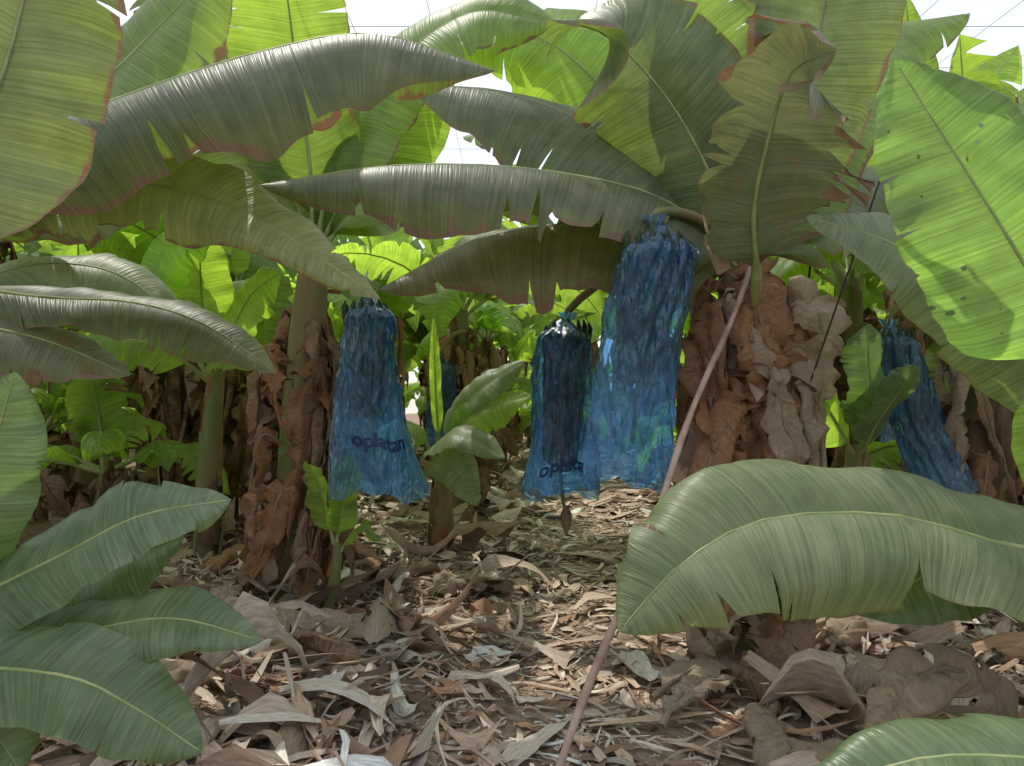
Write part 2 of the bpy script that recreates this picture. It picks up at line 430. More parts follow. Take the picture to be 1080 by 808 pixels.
leaf_obj(PR, [(1.24, 3.8, 1.85), (1.17, 3.55, 2.05), (1.12, 3.43, 2.30), (1.13, 3.28, 2.56), (1.17, 3.10, 2.80), (1.27, 2.88, 2.80)], .74, (.05, 1, .2), a0=.1, droop=1.2, mat=TORN, tears=14, gap=.6, td=.6, p=.2, seed=26, n=100, m=10, rr=.018, wav=.034, sd=.9, crumple=.012)
leaf_obj(PR, [c, (1.32, 4.0, 2.35), (1.75, 4.3, 3.05), (2.25, 4.6, 3.6), (2.85, 4.6, 3.8)], .8, (-.5, -.8, .7), a0=.2, droop=.9, mat=MID, p=.14, seed=27, n=80)
leaf_obj(PR, [c, (1.4, 4.0, 2.3), (1.95, 4.5, 2.75), (2.6, 4.9, 2.9), (3.1, 5.0, 2.5)], .8, (0, -.5, 1), a0=.1, droop=1.0, mat=DARK, p=.14, seed=28, n=50)
leaf_obj(PR, [c, (1.25, 4.1, 2.5), (1.35, 4.4, 3.1), (1.4, 4.8, 3.7), (1.3, 5.4, 4.1)], .75, (-.1, -1, .4), mat=BRIGHT, p=.14, seed=29, n=50)
leaf_obj(PR, [c, (1.1, 4.2, 2.45), (.7, 4.8, 3.0), (.2, 5.4, 3.4), (-.4, 6.0, 3.5)], .8, (-.3, -.6, 1), mat=MID, p=.14, seed=30, n=50)
leaf_obj(PR, [c, (1.0, 4.3, 2.6), (.6, 4.6, 3.3), (.15, 4.8, 3.75), (-.45, 4.9, 3.75)], .9, (-.5, -1, .6), a0=.2, droop=.8, mat=BRIGHT, p=.14, seed=32, n=70)
leaf_obj(PR, [c, (1.15, 4.4, 2.6), (.8, 5.0, 3.3), (.55, 5.5, 3.9), (.45, 6.0, 4.3)], .85, (-.3, -1, .6), mat=MID, p=.14, seed=33, n=50)
leaf_obj(PR, [c, (1.3, 3.8, 2.6), (1.5, 3.7, 3.15), (1.55, 3.6, 3.6), (1.4, 3.3, 3.9)], .8, (-.2, -1, .2), mat=DARK, p=.14, seed=34, n=60, tears=9)

# ------------------------------------------------------------------ main left plant
PL = empty('banana_plant')
B0, T0 = (-1.42, 4.7, 0), (-1.27, 4.7, 2.4)
mb = MB(); add_stem(mb, B0, T0, .13, .085, sheaths=(STEM, STEM, DRY3)); mb.make('pseudostem', PL)
mb = MB()
add_skirt(mb, B0, (-1.31, 4.7, 1.75), .12, 32, 15, lens=(.5, 1.1), n=26, m=6, zlo=.3, wr=(.10, .30), mats=(DRY, DRY3, DRY3, DRY2), crumple=.04)
add_skirt(mb, B0, (-1.31, 4.7, 2.1), .10, 9, 16, lens=(.3, .6), n=26, m=6, zlo=.75, wr=(.08, .2), mats=(DRY, DRY3), crumple=.03)
mb.make('dry_leaf_skirt', PL)
c = (-1.27, 4.7, 2.25)
leaf_obj(PL, [c, (-1.4, 4.7, 2.7), (-1.75, 4.65, 3.2), (-2.0, 4.6, 3.7), (-2.2, 4.5, 4.1)], .85, (.5, -.9, .4), mat=DARK, p=.12, seed=41, n=50)
leaf_obj(PL, [c, (-1.1, 4.8, 2.7), (-.85, 4.9, 3.1), (-.7, 5.0, 3.6), (-.4, 5.1, 4.0)], .8, (-.3, -1, .3), mat=BRIGHT, p=.12, seed=42, n=50)
leaf_obj(PL, [c, (-1.5, 4.8, 2.6), (-1.95, 5.0, 2.75), (-2.4, 5.2, 2.5), (-2.7, 5.3, 2.0)], .75, (0, -.8, .8), mat=BRIGHT, p=.12, seed=43, n=50)
leaf_obj(PL, [c, (-1.25, 4.6, 2.8), (-1.3, 4.5, 3.3), (-1.3, 4.3, 3.7), (-1.3, 4.0, 4.1)], .8, (0, 1, .4), mat=MID, p=.12, seed=44, n=50)
leaf_obj(PL, [c, (-1.0, 4.7, 2.6), (-.6, 4.7, 2.85), (-.1, 4.75, 2.8), (.3, 4.8, 2.5)], .75, (0, -.5, 1), mat=MID, p=.12, seed=45, n=50)
leaf_obj(PL, [c, (-1.4, 4.9, 2.6), (-1.6, 5.5, 3.0), (-1.8, 6.1, 3.1), (-2.0, 6.7, 2.8)], .75, (0, -.6, 1), mat=BRIGHT, p=.12, seed=46, n=50)
leaf_obj(PL, [c, (-1.15, 4.9, 2.6), (-1.0, 5.5, 2.9), (-.8, 6.0, 2.9), (-.6, 6.5, 2.5)], .75, (.3, -.6, 1), mat=MID, p=.12, seed=47, n=50)
leaf_obj(PL, [c, (-1.1, 4.6, 2.9), (-.75, 4.5, 3.4), (-.25, 4.4, 3.7), (.25, 4.3, 3.6)], .85, (-.4, -1, .7), mat=MID, p=.12, seed=48, n=60)
leaf_obj(PL, [c, (-1.2, 4.9, 2.8), (-1.1, 5.2, 3.4), (-.95, 5.5, 3.9), (-.7, 5.8, 4.3)], .8, (-.1, -1, .4), mat=DARK, p=.12, seed=49, n=50)
PY = empty('young_banana_plant')
mb = MB(); add_stem(mb, (-2.3, 5.6, 0), (-2.25, 5.55, 1.6), .09, .06)
cc = (-2.25, 5.55, 1.5)
add_leaf(mb, [cc, (-2.28, 5.5, 1.9), (-2.3, 5.46, 2.3), (-2.28, 5.4, 2.7)], .46, (.2, -1, .1), mat=BRIGHT, p=.15, seed=401)
add_leaf(mb, [cc, (-2.1, 5.5, 1.85), (-1.9, 5.4, 2.15), (-1.65, 5.3, 2.3)], .44, (-.3, -1, .4), mat=BRIGHT, p=.15, seed=402)
add_leaf(mb, [cc, (-2.45, 5.5, 1.85), (-2.7, 5.4, 2.15), (-2.95, 5.3, 2.3)], .44, (.3, -1, .4), mat=MID, p=.15, seed=403)
add_leaf(mb, [cc, (-2.5, 5.3, 1.75), (-2.8, 5.1, 1.8), (-3.1, 4.9, 1.6)], .42, (.1, -1, .9), mat=BRIGHT, p=.15, seed=404)
add_leaf(mb, [cc, (-2.1, 5.3, 1.7), (-1.9, 5.1, 1.75), (-1.7, 5.0, 1.6)], .38, (.1, -1, .9), mat=MID, p=.15, seed=405)
mb.make('shoot', PY)

# ------------------------------------------------------------------ left mid plant (stem just outside the view)
PM = empty('banana_plant')
mb = MB(); add_stem(mb, (-2.75, 3.15, 0), (-2.65, 3.2, 1.9), .13, .1); add_skirt(mb, (-2.75, 3.15, 0), (-2.65, 3.2, 1.9), .12, 12, 66, n=16, m=4); mb.make('pseudostem', PM)
c = (-2.65, 3.2, 1.8)
leaf_obj(PM, [c, (-2.35, 3.15, 2.22), (-2.0, 3.0, 2.31), (-1.5, 2.85, 2.28), (-1.0, 2.75, 2.14), (-.47, 2.65, 1.80)], .44, (.1, -1.1, .8), a0=.2, droop=.8, mat=YEL, p=.15, seed=51, n=90, tears=10, wav=.022)
leaf_obj(PM, [c, (-2.2, 2.9, 2.15), (-1.77, 2.65, 2.36), (-1.3, 2.65, 2.56), (-.85, 2.65, 2.70), (-.48, 2.65, 2.75), (-.06, 2.65, 2.62)], .84, (-.15, -.5, 1), a0=-.05, droop=1.3, mat=DARK, p=.16, seed=52, n=100, tears=8, gap=.12, wav=.02)
leaf_obj(PM, [c, (-2.2, 3.0, 2.25), (-1.75, 2.96, 2.6), (-1.44, 2.96, 2.9), (-1.15, 2.96, 3.2)], .7, (-.3, -1, .4), a0=.2, droop=.7, mat=MID, p=.16, seed=53, n=80)
leaf_obj(PM, [c, (-2.4, 3.1, 1.9), (-1.95, 3.12, 1.86), (-1.6, 3.12, 1.84), (-1.3, 3.12, 1.75), (-.99, 3.12, 1.54)], .38, (0, -.7, 1), a0=.1, droop=.9, mat=DARK, p=.25, seed=54, n=60)
leaf_obj(PM, [c, (-2.4, 3.0, 1.75), (-2.1, 3.0, 1.72), (-1.85, 3.0, 1.66), (-1.55, 3.0, 1.53)], .4, (.1, -.8, 1), a0=.1, droop=.8, mat=TORN, p=.2, seed=55, n=50)
leaf_obj(PM, [c, (-2.5, 3.5, 2.0), (-2.3, 3.7, 2.1), (-2.0, 3.8, 2.05), (-1.7, 3.8, 1.8)], .5, (.1, -.7, 1), a0=.1, droop=.8, mat=PALE, p=.2, seed=56, n=50)
leaf_obj(PM, [c, (-2.4, 3.6, 2.3), (-2.2, 3.9, 2.7), (-1.9, 4.1, 3.1), (-1.5, 4.2, 3.3)], .75, (0, -.8, .7), a0=.1, droop=.8, mat=DARK, p=.15, seed=57, n=50)

# ------------------------------------------------------------------ left foreground young plant
PF = empty('young_banana_plant')
mb = MB(); add_stem(mb, (-1.85, 2.1, 0), (-1.8, 2.05, 1.0), .08, .05); mb.make('pseudostem', PF)
c = (-1.8, 2.05, .75)
kw = dict(a0=.3, droop=.8, n=60, tears=3, td=.35, gap=.06, wav=.010, mat=LOW, rr=.007)
leaf_obj(PF, [c, (-1.6, 2.0, .85), (-1.2, 1.95, 1.04), (-.98, 1.95, 1.15), (-.77, 2.03, 1.18)], .29, (.1, -.8, .8), p=.2, seed=61, **kw)
leaf_obj(PF, [c, (-1.6, 2.1, .82), (-1.24, 2.12, .92), (-1.08, 2.1, 1.0), (-.93, 2.1, 1.06)], .3, (.1, -.7, .7), p=.2, seed=62, **kw)
leaf_obj(PF, [c, (-1.5, 2.0, .75), (-1.15, 1.95, .84), (-.9, 1.95, .88), (-.66, 1.95, .82)], .25, (0, -.65, .8), p=.2, seed=63, **kw)
leaf_obj(PF, [c, (-1.5, 1.85, .8), (-1.1, 1.8, .79), (-.92, 1.8, .71), (-.754, 1.8, .60)], .27, (.3, -.7, .7), p=.2, seed=64, **kw)
leaf_obj(PF, [c, (-1.62, 2.0, .95), (-1.44, 1.95, 1.15), (-1.37, 1.95, 1.33), (-1.31, 1.95, 1.53)], .28, (.4, -1, .1), p=.2, seed=65, **kw)
leaf_obj(PF, [c, (-1.6, 1.9, .6), (-1.4, 1.9, .62), (-1.33, 1.9, .6), (-1.26, 1.9, .5)], .25, (.1, -.8, .5), p=.2, seed=66, **kw)
PT = empty('banana_plant')
mb = MB(); add_stem(mb, (-2.15, 1.7, 0), (-2.05, 1.75, 1.7), .12, .09); mb.make('pseudostem', PT)
c = (-2.05, 1.75, 1.6)
leaf_obj(PT, [c, (-1.78, 1.88, 1.8), (-1.50, 1.95, 2.02), (-1.35, 1.95, 2.3), (-1.26, 1.95, 2.6), (-1.1, 1.95, 2.95)], .52, (.35, -1, .5), a0=.45, droop=1.2, mat=DARK, p=.28, seed=71, n=80, tears=7, rr=.012, wav=.018)
leaf_obj(PT, [c, (-2.2, 1.2, 2.1), (-2.3, .8, 2.5), (-2.5, .3, 2.6)], .7, (0, 0, 1), mat=MID, p=.12, seed=72)
leaf_obj(PT, [c, (-2.5, 1.8, 2.1), (-2.9, 1.9, 2.5), (-3.4, 2.0, 2.6)], .7, (0, 0, 1), mat=MID, p=.12, seed=73)

# ------------------------------------------------------------------ right foreground plants
PG = empty('banana_plant')
mb = MB(); add_stem(mb, (2.25, 2.5, 0), (2.2, 2.45, 1.35), .12, .09); add_skirt(mb, (2.25, 2.5, 0), (2.2, 2.45, 1.3), .12, 10, 77, n=16, m=4, lens=(.4, .8)); mb.make('pseudostem', PG)
c = (2.2, 2.45, 1.2)
leaf_obj(PG, [c, (1.95, 2.38, 1.45), (1.72, 2.34, 1.72), (1.49, 2.34, 2.09), (1.25, 2.42, 2.56)], .58, (-.35, -1, .05), a0=.35, droop=.6, mat=HOLE, p=.40, seed=81, n=80, tears=4, td=.4, wav=.014, rr=.011)
leaf_obj(PG, [c, (2.45, 3.0, 1.45), (2.25, 3.12, 1.62), (1.88, 3.12, 1.90), (1.58, 3.12, 2.10), (1.24, 3.12, 2.2)], .50, (-.4, -.9, .7), a0=.1, droop=.6, mat=PALE, p=.2, seed=82, n=70, tears=3, wav=.01)
leaf_obj(PG, [c, (1.9, 2.38, .98), (1.6, 2.36, .98), (1.22, 2.34, 1.08), (.78, 2.24, 1.09), (.50, 2.15, .98), (.30, 2.08, .80)], .60, (0, -.75, .8), a0=.4, droop=1.15, mat=PALE, p=.14, seed=83, n=110, tears=7, td=.6, gap=.14, wav=.017, sd=.35)
leaf_obj(PG, [c, (1.9, 2.3, 1.55), (1.72, 2.2, 1.52), (1.60, 2.2, 1.38), (1.55, 2.2, 1.14)], .2, (-.2, -1, .2), mat=BRIGHT, p=.1, seed=84, tears=1)
leaf_obj(PG, [c, (1.9, 2.5, 1.0), (1.6, 2.55, .95), (1.4, 2.5, .85), (1.15, 2.5, .72)], .4, (0, -.5, .8), mat=LOW, p=.1, seed=85, tears=3)
leaf_obj(PG, [c, (2.5, 2.4, 1.8), (2.8, 2.2, 2.2), (3.2, 2.0, 2.3)], .6, (0, 0, 1), mat=MID, p=.12, seed=86)
leaf_obj(PG, [c, (2.3, 2.7, 1.9), (2.4, 3.2, 2.4), (2.3, 3.8, 2.9)], .6, (0, -1, .7), mat=MID, p=.12, seed=87)
PH = empty('young_banana_plant')
mb = MB(); add_stem(mb, (1.6, 1.5, 0), (1.55, 1.5, .7), .06, .04); mb.make('pseudostem', PH)
leaf_obj(PH, [(1.55, 1.5, .6), (1.35, 1.52, .68), (1.12, 1.55, .71), (.84, 1.55, .71), (.56, 1.55, .60)], .30, (0, -.35, .9), p=.1, seed=91, **kw)
leaf_obj(PH, [(1.55, 1.5, .6), (1.65, 1.3, .85), (1.8, 1.1, .95), (2.0, .9, .9)], .3, (0, 0, 1), p=.1, seed=92, **kw)

PS = empty('banana_sucker')
mb = MB()
add_stem(mb, (-1.13, 4.45, 0), (-1.05, 4.4, .55), .045, .025)
add_leaf(mb, [(-1.05, 4.4, .5), (-1.02, 4.38, .7), (-.99, 4.35, .92), (-.93, 4.3, 1.1)], .2, (.6, -1, .2), mat=BRIGHT, tears=0, p=.15, rr=.007, a0=.5, droop=.3, seed=1)
add_leaf(mb, [(-1.05, 4.4, .5), (-1.1, 4.38, .72), (-1.14, 4.35, .92), (-1.2, 4.3, 1.05)], .18, (-.6, -1, .2), mat=BRIGHT, tears=0, p=.15, rr=.007, a0=.5, droop=.3, seed=2)
add_leaf(mb, [(-1.05, 4.4, .45), (-.95, 4.36, .6), (-.86, 4.3, .66), (-.76, 4.3, .58)], .13, (.2, -.6, 1), mat=BRIGHT, tears=0, p=.15, rr=.006, seed=3)
mb.make('sucker_shoot', PS)
PC = empty('young_banana_plant')
mb = MB()
add_stem(mb, (-.62, 6.3, 0), (-.6, 6.25, .85), .1, .06)
cc = (-.6, 6.25, .75)
add_leaf(mb, [cc, (-.63, 6.2, 1.2), (-.65, 6.2, 1.6), (-.66, 6.2, 2.05)], .15, (.2, -1, .1), a0=1.0, droop=.3, mat=BRIGHT, tears=0, p=.2, rr=.014, seed=4)
add_leaf(mb, [cc, (-.5, 6.1, 1.15), (-.25, 6.0, 1.45), (.1, 5.95, 1.68)], .38, (-.3, -.8, .7), mat=PALE, p=.2, seed=5)
add_leaf(mb, [cc, (-.45, 6.0, 1.1), (-.2, 5.9, 1.3), (.15, 5.8, 1.4)], .42, (0, -.8, .7), mat=BRIGHT, p=.2, seed=6)
add_leaf(mb, [cc, (-.6, 5.9, 1.0), (-.4, 5.6, 1.12), (-.05, 5.4, .95)], .36, (0, -.7, .8), mat=PALE, p=.2, seed=7)
add_leaf(mb, [cc, (-.6, 5.9, .9), (-.45, 5.6, .9), (-.25, 5.4, .6)], .36, (-.1, -.8, .6), mat=PALE, p=.2, seed=8)
add_leaf(mb, [cc, (-.75, 6.0, 1.1), (-.9, 5.8, 1.15), (-1.0, 5.6, .9)], .34, (0, -.7, .8), mat=MID, p=.2, seed=9)
mb.make('sucker_shoot', PC)
PC2 = empty('young_banana_plant')
mb = MB()
add_stem(mb, (2.2, 4.75, 0), (2.2, 4.7, 1.1), .09, .06)
cc = (2.2, 4.7, 1.0)
add_leaf(mb, [cc, (2.18, 4.5, 1.4), (2.12, 4.4, 1.65), (2.1, 4.35, 1.85)], .34, (.3, -1, .1), mat=LOW, p=.1, seed=14)
add_leaf(mb, [cc, (2.22, 4.5, 1.25), (2.25, 4.3, 1.45), (2.3, 4.2, 1.6)], .3, (.3, -1, .1), mat=LOW, p=.1, seed=17)
add_leaf(mb, [cc, (1.95, 4.5, 1.3), (1.8, 4.4, 1.45), (1.7, 4.3, 1.4)], .4, (-.1, -.8, .5), mat=BRIGHT, p=.1, seed=16)
mb.make('sucker_shoot', PC2)
PD = empty('banana_plant')
mb = MB(); add_stem(mb, (3.15, 4.7, 0), (2.95, 4.75, 2.0), .2, .12, brown=True); add_skirt(mb, (3.15, 4.7, 0), (2.95, 4.75, 1.9), .14, 24, 31, n=22, m=5, crumple=.03, wr=(.1, .24))
add_crown(mb, (2.95, 4.75, 2.0), 8, 333, .95, n=36, m=6)
mb.make('plant_body', PD)

# ------------------------------------------------------------------ bagged bunches
def bag_mat(name, tcol, scol):
    m, ns, ls = new_mat(name)
    tc = ns.new('ShaderNodeTexCoord')
    mp = ns.new('ShaderNodeMapping'); mp.inputs['Scale'].default_value = (1, 1, .3); mp.inputs['Rotation'].default_value = (.25, .35, 0)
    ls.new(tc.outputs['Object'], mp.inputs[0])
    n1 = noise_n(ns, ls, mp.outputs[0], 18, 3, .55)
    bp = ns.new('ShaderNodeBump'); bp.inputs['Strength'].default_value = 1.0; bp.inputs['Distance'].default_value = .04
    ls.new(n1, bp.inputs['Height'])
    tp = ns.new('ShaderNodeBsdfTransparent'); tp.inputs[0].default_value = (*tcol, 1)
    tl = ns.new('ShaderNodeBsdfTranslucent'); tl.inputs[0].default_value = (*scol, 1); ls.new(bp.outputs[0], tl.inputs['Normal'])
    df = ns.new('ShaderNodeBsdfDiffuse'); df.inputs[0].default_value = (*scol, 1); ls.new(bp.outputs[0], df.inputs['Normal'])
    gl = ns.new('ShaderNodeBsdfGlossy'); gl.inputs['Color'].default_value = (.9, .97, 1, 1); gl.inputs['Roughness'].default_value = .09; ls.new(bp.outputs[0], gl.inputs['Normal'])
    fr = ns.new('ShaderNodeFresnel'); fr.inputs[0].default_value = 1.5; ls.new(bp.outputs[0], fr.inputs['Normal'])
    m0 = ns.new('ShaderNodeMixShader'); m0.inputs[0].default_value = .35; ls.new(tl.outputs[0], m0.inputs[1]); ls.new(df.outputs[0], m0.inputs[2])
    m2 = ns.new('ShaderNodeMixShader'); ls.new(maprange(ns, ls, n1, .35, .65, .80, .60), m2.inputs[0])
    ls.new(m0.outputs[0], m2.inputs[1]); ls.new(tp.outputs[0], m2.inputs[2])
    m3 = ns.new('ShaderNodeMixShader'); ls.new(mathn(ns, ls, 'MULTIPLY', fr.outputs[0], 1.5, True), m3.inputs[0])
    ls.new(m2.outputs[0], m3.inputs[1]); ls.new(gl.outputs[0], m3.inputs[2])
    out = ns.new('ShaderNodeOutputMaterial'); ls.new(m3.outputs[0], out.inputs[0])
    return m
M_BAG = bag_mat('blue_polythene', (.40, .72, 1.0), (.11, .48, 1.0))
M_INK, _ns, _ls = new_mat('bag_print')
_p = _ns.new('ShaderNodeBsdfPrincipled'); _p.inputs['Base Color'].default_value = (.008, .02, .12, 1); _p.inputs['Roughness'].default_value = .4
_o = _ns.new('ShaderNodeOutputMaterial'); _ls.new(_p.outputs[0], _o.inputs[0])

def bagged(top, bot, rt, rb, attach, seed, text=None, bell=False, flat=.6, tpos=.78, tang=-1.5, nb=9, bl=.6, neck=.12, tsize=.115):
    top = V(top); bot = V(bot); R = random.Random(seed)
    e = empty('bagged_banana_bunch')
    ph = [R.uniform(0, 6.28) for _ in range(8)]
    L = (bot-top).length
    def surf(a, t):
        c = top.lerp(bot, t)
        c = c+V((.025*math.sin(t*5+ph[0]), .01*math.sin(t*4+ph[1]), 0))
        if t < neck:
            q = t/neck; r = .035+(rt-.035)*(q*q*(3-2*q))**.7
        else:
            r = rt+(rb-rt)*((t-neck)/(1-neck))**1.3
        tt = t+.03*math.sin(5*a)
        fold = 1.25 if t < neck*1.5 else 1.0-.45*t
        calm = 1-.75*max(0, min(1, (t-.45)/.2)) if text else 1.1-.2*t
        def ridge(x): return abs(math.sin(x))*2-1.27
        w = .05*ridge(4.5*a+ph[2]+1.5*math.sin(tt*4))*fold*(.5+.5*calm)+.035*ridge(9.5*a+ph[3]+5*math.sin(tt*3))*fold*calm+.06*math.sin(2*a+ph[4]+3*t)
        w += .16*noise.noise(V((math.cos(a)*2.2, math.sin(a)*2.2, t*5+seed)))*calm+.10*calm*noise.noise(V((math.cos(a)*5+t*3, math.sin(a)*5, t*10+seed)))
        w += .04*calm*noise.noise(V((math.cos(a)*11+t*9, math.sin(a)*11, t*14+seed)))
        r *= 1+w
        fl = 1-(1-flat)*min(1, t*1.6)
        return c+V((math.cos(a)*r, math.sin(a)*r*fl, 0))
    def hem(q, a, t): q.z += t*t*(.03*math.sin(3*a+ph[5])+.012*math.sin(9*a)); return q
    mb = MB(); P = []; U = []; n, sg = (90, 130) if seed < 20 else (30, 40)
    for i in range(n+1):
        t = i/n
        for k in range(sg):
            a = 2*math.pi*k/sg
            P.append(hem(surf(a, t), a, t)); U.append((t, k/sg))
    mb.grid(P, U, n+1, sg, 0, wrap=True)
    P = []; U = []
    for i in range(5):
        for k in range(sg):
            a = 2*math.pi*k/sg; r = .034+.006*i*(1+.6*math.sin(6*a+ph[6]))
            P.append(top+V((math.cos(a)*r, math.sin(a)*r, .012*i))); U.append((0, k/sg))
    mb.grid(P, U, 5, sg, 0, wrap=True)
    mb.make('plastic_bag', e, [M_BAG])
    mb = MB(); at = V(attach)
    path = [at, at.lerp(top, .5)+V((0, 0, .10)), top+V((0, 0, .06)), top-V((0, 0, .1)), top.lerp(bot, .5), top.lerp(bot, .85)]
    if bell: path.append(bot+V((.05, 0, -.16)))
    mb.tube([cr(path, i/18) for i in range(19)], [.032-.022*i/18 for i in range(19)], 8, 0)
    if bell:
        b = path[-1]
        mb.tube([b+V((0, 0, .09)), b+V((0, 0, .04)), b-V((0, 0, .03)), b-V((.0, 0, .10))], [.012, .034, .030, .004], 8, 1)
    mb.make('stalk', e, [M_STEM, M_DRY])
    mb = MB(); ax = (bot-top)
    for k in range(nb):
        t = .12+bl*k/nb; c = top+ax*t; rr0 = rt*(.82-.28*k/nb)
        a0 = k*2.2
        for j in range(13):
            a = a0+j/13*6.0+R.uniform(-.1, .1)
            d = V((math.cos(a), math.sin(a)*.7, 0)); zz = R.uniform(-.02, .02)
            pp = [c+d*.025+V((0, 0, zz-.03)), c+d*rr0*.6+V((0, 0, zz-.035)), c+d*rr0*.95+V((0, 0, zz+.01)), c+d*rr0*1.02+V((0, 0, zz+.07)), c+d*rr0*.95+V((0, 0, zz+.11))]
            mb.tube(pp, [.007, .018, .020, .017, .005], 6, 0)
    mb.make('banana_hands', e, [M_FRUIT])
    if text:
        cu = bpy.data.curves.new('t', 'FONT'); cu.body = text; cu.size = tsize; cu.offset = .003
        to = bpy.data.objects.new('t', cu); COL.objects.link(to); bpy.context.view_layer.update()
        me = bpy.data.meshes.new_from_object(to.evaluated_get(bpy.context.evaluated_depsgraph_get()))
        bpy.data.objects.remove(to)
        rr0 = (rt+(rb-rt)*tpos)*.92
        for v in me.vertices:
            a = tang+v.co.x/rr0; t = tpos-v.co.y/L
            v.co = hem(surf(a, t), a, t)+V((math.cos(a)*.4, math.sin(a), 0))*.012
        me.materials.clear(); me.materials.append(M_INK)
        o = bpy.data.objects.new('printed_lettering', me); COL.objects.link(o); o.parent = e
    return e

bagged((-.86, 4.3, 2.00), (-.77, 4.25, .86), .15, .275, (-1.2, 4.6, 2.25), 3, 'oplatan', tpos=.76, tang=-1.9, bl=.50)
bagged((.36, 4.7, 1.90), (.29, 4.65, .80), .175, .235, (.85, 4.3, 2.2), 5, 'oplatan', tpos=.87, tang=-2.3, bell=True, nb=12, bl=.74)
bagged((.68, 3.5, 2.24), (.54, 3.45, 1.04), .175, .20, (1.15, 3.85, 2.2), 8, None, nb=9, bl=.52)
bagged((2.42, 4.75, 1.86), (2.68, 4.6, .8), .14, .21, (2.8, 4.75, 2.1), 11, None, nb=11, bl=.7)
for (x, y, z, s) in [(-.75, 7.7, 1.75, 21), (2.2, 8.4, 1.75, 23), (3.5, 7.2, 1.8, 26)]:
    bagged((x, y, z), (x+.05, y, z-.9), .13, .19, (x+.25, y+.2, z+.3), s)

# ------------------------------------------------------------------ prop pole and cords
mb = MB()
a, b = V((1.22, 3.75, 2.12)), V((.12, 2.55, .04))
pth = [a.lerp(b, i/14)+V((.012*math.sin(i*.9), 0, .02*math.sin(i/14*math.pi)-.0)) for i in range(15)]
mb.tube(pth, [.013+.002*math.sin(i*2.3)+.003*i/14 for i in range(15)], 8, 0)
mb.make('wooden_prop_pole', None, [M_POLE])
mb = MB()
pth = [V((1.85, 4.2, 3.5)).lerp(V((1.62, 4.3, 1.2)), i/10) for i in range(11)]
mb.tube(pth, [.007]*11, 6, 0); mb.make('guy_cord', None, [M_CORD])
mb = MB()
pth = [V((1.75, 3.4, 2.6)).lerp(V((1.45, 3.6, 1.5)), i/10) for i in range(11)]
mb.tube(pth, [.005]*11, 6, 0); mb.make('guy_cord', None, [M_CORD])

# ------------------------------------------------------------------ ground
n = 190
co = [math.sinh(-4.6+9.2*i/n)*3.2 for i in range(n+1)]
vs = []; fs = []
for yy_ in co:
    for xx_ in co:
        vs.append((xx_, yy_+4, h(xx_, yy_+4) if abs(xx_) < 25 and abs(yy_) < 30 else 0.02))
for i in range(n):
    for j in range(n):
        k = i*(n+1)+j; fs.append((k, k+1, k+n+2, k+n+1))
me = bpy.data.meshes.new('ground'); me.from_pydata(vs, [], fs); me.polygons.foreach_set('use_smooth', [True]*len(fs))
g = bpy.data.objects.new('ground', me); COL.objects.link(g)
me.materials.append(simple_mat('soil', (.20, .14, .10), (.44, .34, .27), 14, rough=.95, bump=1.0, diffuse=True))

# ------------------------------------------------------------------ leaf litter: curled torn strips, one mesh
rng = np.random.default_rng(4)
pal = np.array([(.60, .46, .36), (.52, .37, .27), (.72, .60, .49), (.33, .21, .14), (.20, .125, .09), (.52, .44, .37), (.82, .73, .63), (.50, .29, .18)])
pw = np.array([.24, .2, .15, .12, .06, .11, .07, .05]); pw /= pw.sum()
verts = []; faces = []; cols = []; locs = []
def litter(N, x0, x1, y0, y1, lmin, lmax, ar0, ar1, lift, off=False, tone=1.0):
    for _ in range(N):
        y = y0+(y1-y0)*rng.random()**1.4; x = x0+(x1-x0)*rng.random()
        dp = abs(x-pathx(y))
        if off and dp < .8 and rng.random() < .88: continue
        l = lmin+(lmax-lmin)*rng.random()**2; w = min(.17, l*(ar0+(ar1-ar0)*rng.random()**1.6))
        flat = .35 if dp < .6 else 1.0
        ya = rng.random()*6.283; pitch = rng.normal()*.13*flat; roll = rng.normal()*.3*flat
        cu = rng.normal()*1.5*flat; bend = rng.normal()*.9*flat; side = rng.normal()*.7
        z = h(x, y)+.006+rng.random()*lift*(.4+.6*flat)
        b = len(verts); nr, nc = 7, 4
        cy, sy = math.cos(ya), math.sin(ya)
        e0 = rng.random(); e1 = .8*rng.random(); jj = rng.normal(size=(nr, 4))*.13
        mn = 9; loc = []; twist = rng.normal()*.9*flat
        for i in range(nr):
            s = i/(nr-1)-.5
            tw = 1-(1-e0)*max(0, -s*2)**2-(1-e1)*max(0, s*2)**2
            for j in range(nc):
                q = (j/(nc-1)-.5)*w*tw*(1+jj[i, 0]*1.5)
                lx = s*l+jj[i, j]*w*.5; ly = q+side*s*s*l*.5
                lz = (q/w)**2*cu*w*1.3+bend*s*s*l*.6+lx*pitch+ly*roll+q*math.sin(twist*s*2)+jj[i, j]*w*.12
                loc.append((lx*cy-ly*sy, lx*sy+ly*cy, lz)); mn = min(mn, lz)
                locs.append((s*l*5+x*7, q*60+y*13, 0))
        for (lx, ly, lz) in loc: verts.append((x+lx, y+ly, z+lz-mn*.8))
        c = np.minimum(pal[rng.choice(len(pal), p=pw)]*(.75+.5*rng.random())*tone*(1.06 if dp < 1.1 else .9), .85)
        for i in range(nr-1):
            for j in range(nc-1):
                k = b+i*nc+j; faces.append((k, k+1, k+nc+1, k+nc))
        cols.extend([(c[0], c[1], c[2], 1)]*(nr*nc))
litter(8500, -2.4, 3.2, 1.8, 8, .03, .13, .10, .38, .02, tone=1.05)
litter(4300, -3.2, 4.2, 1.8, 9, .10, .36, .07, .26, .035)
litter(1500, -4, 4.5, 1.8, 9, .25, .7, .10, .28, .07, off=True)
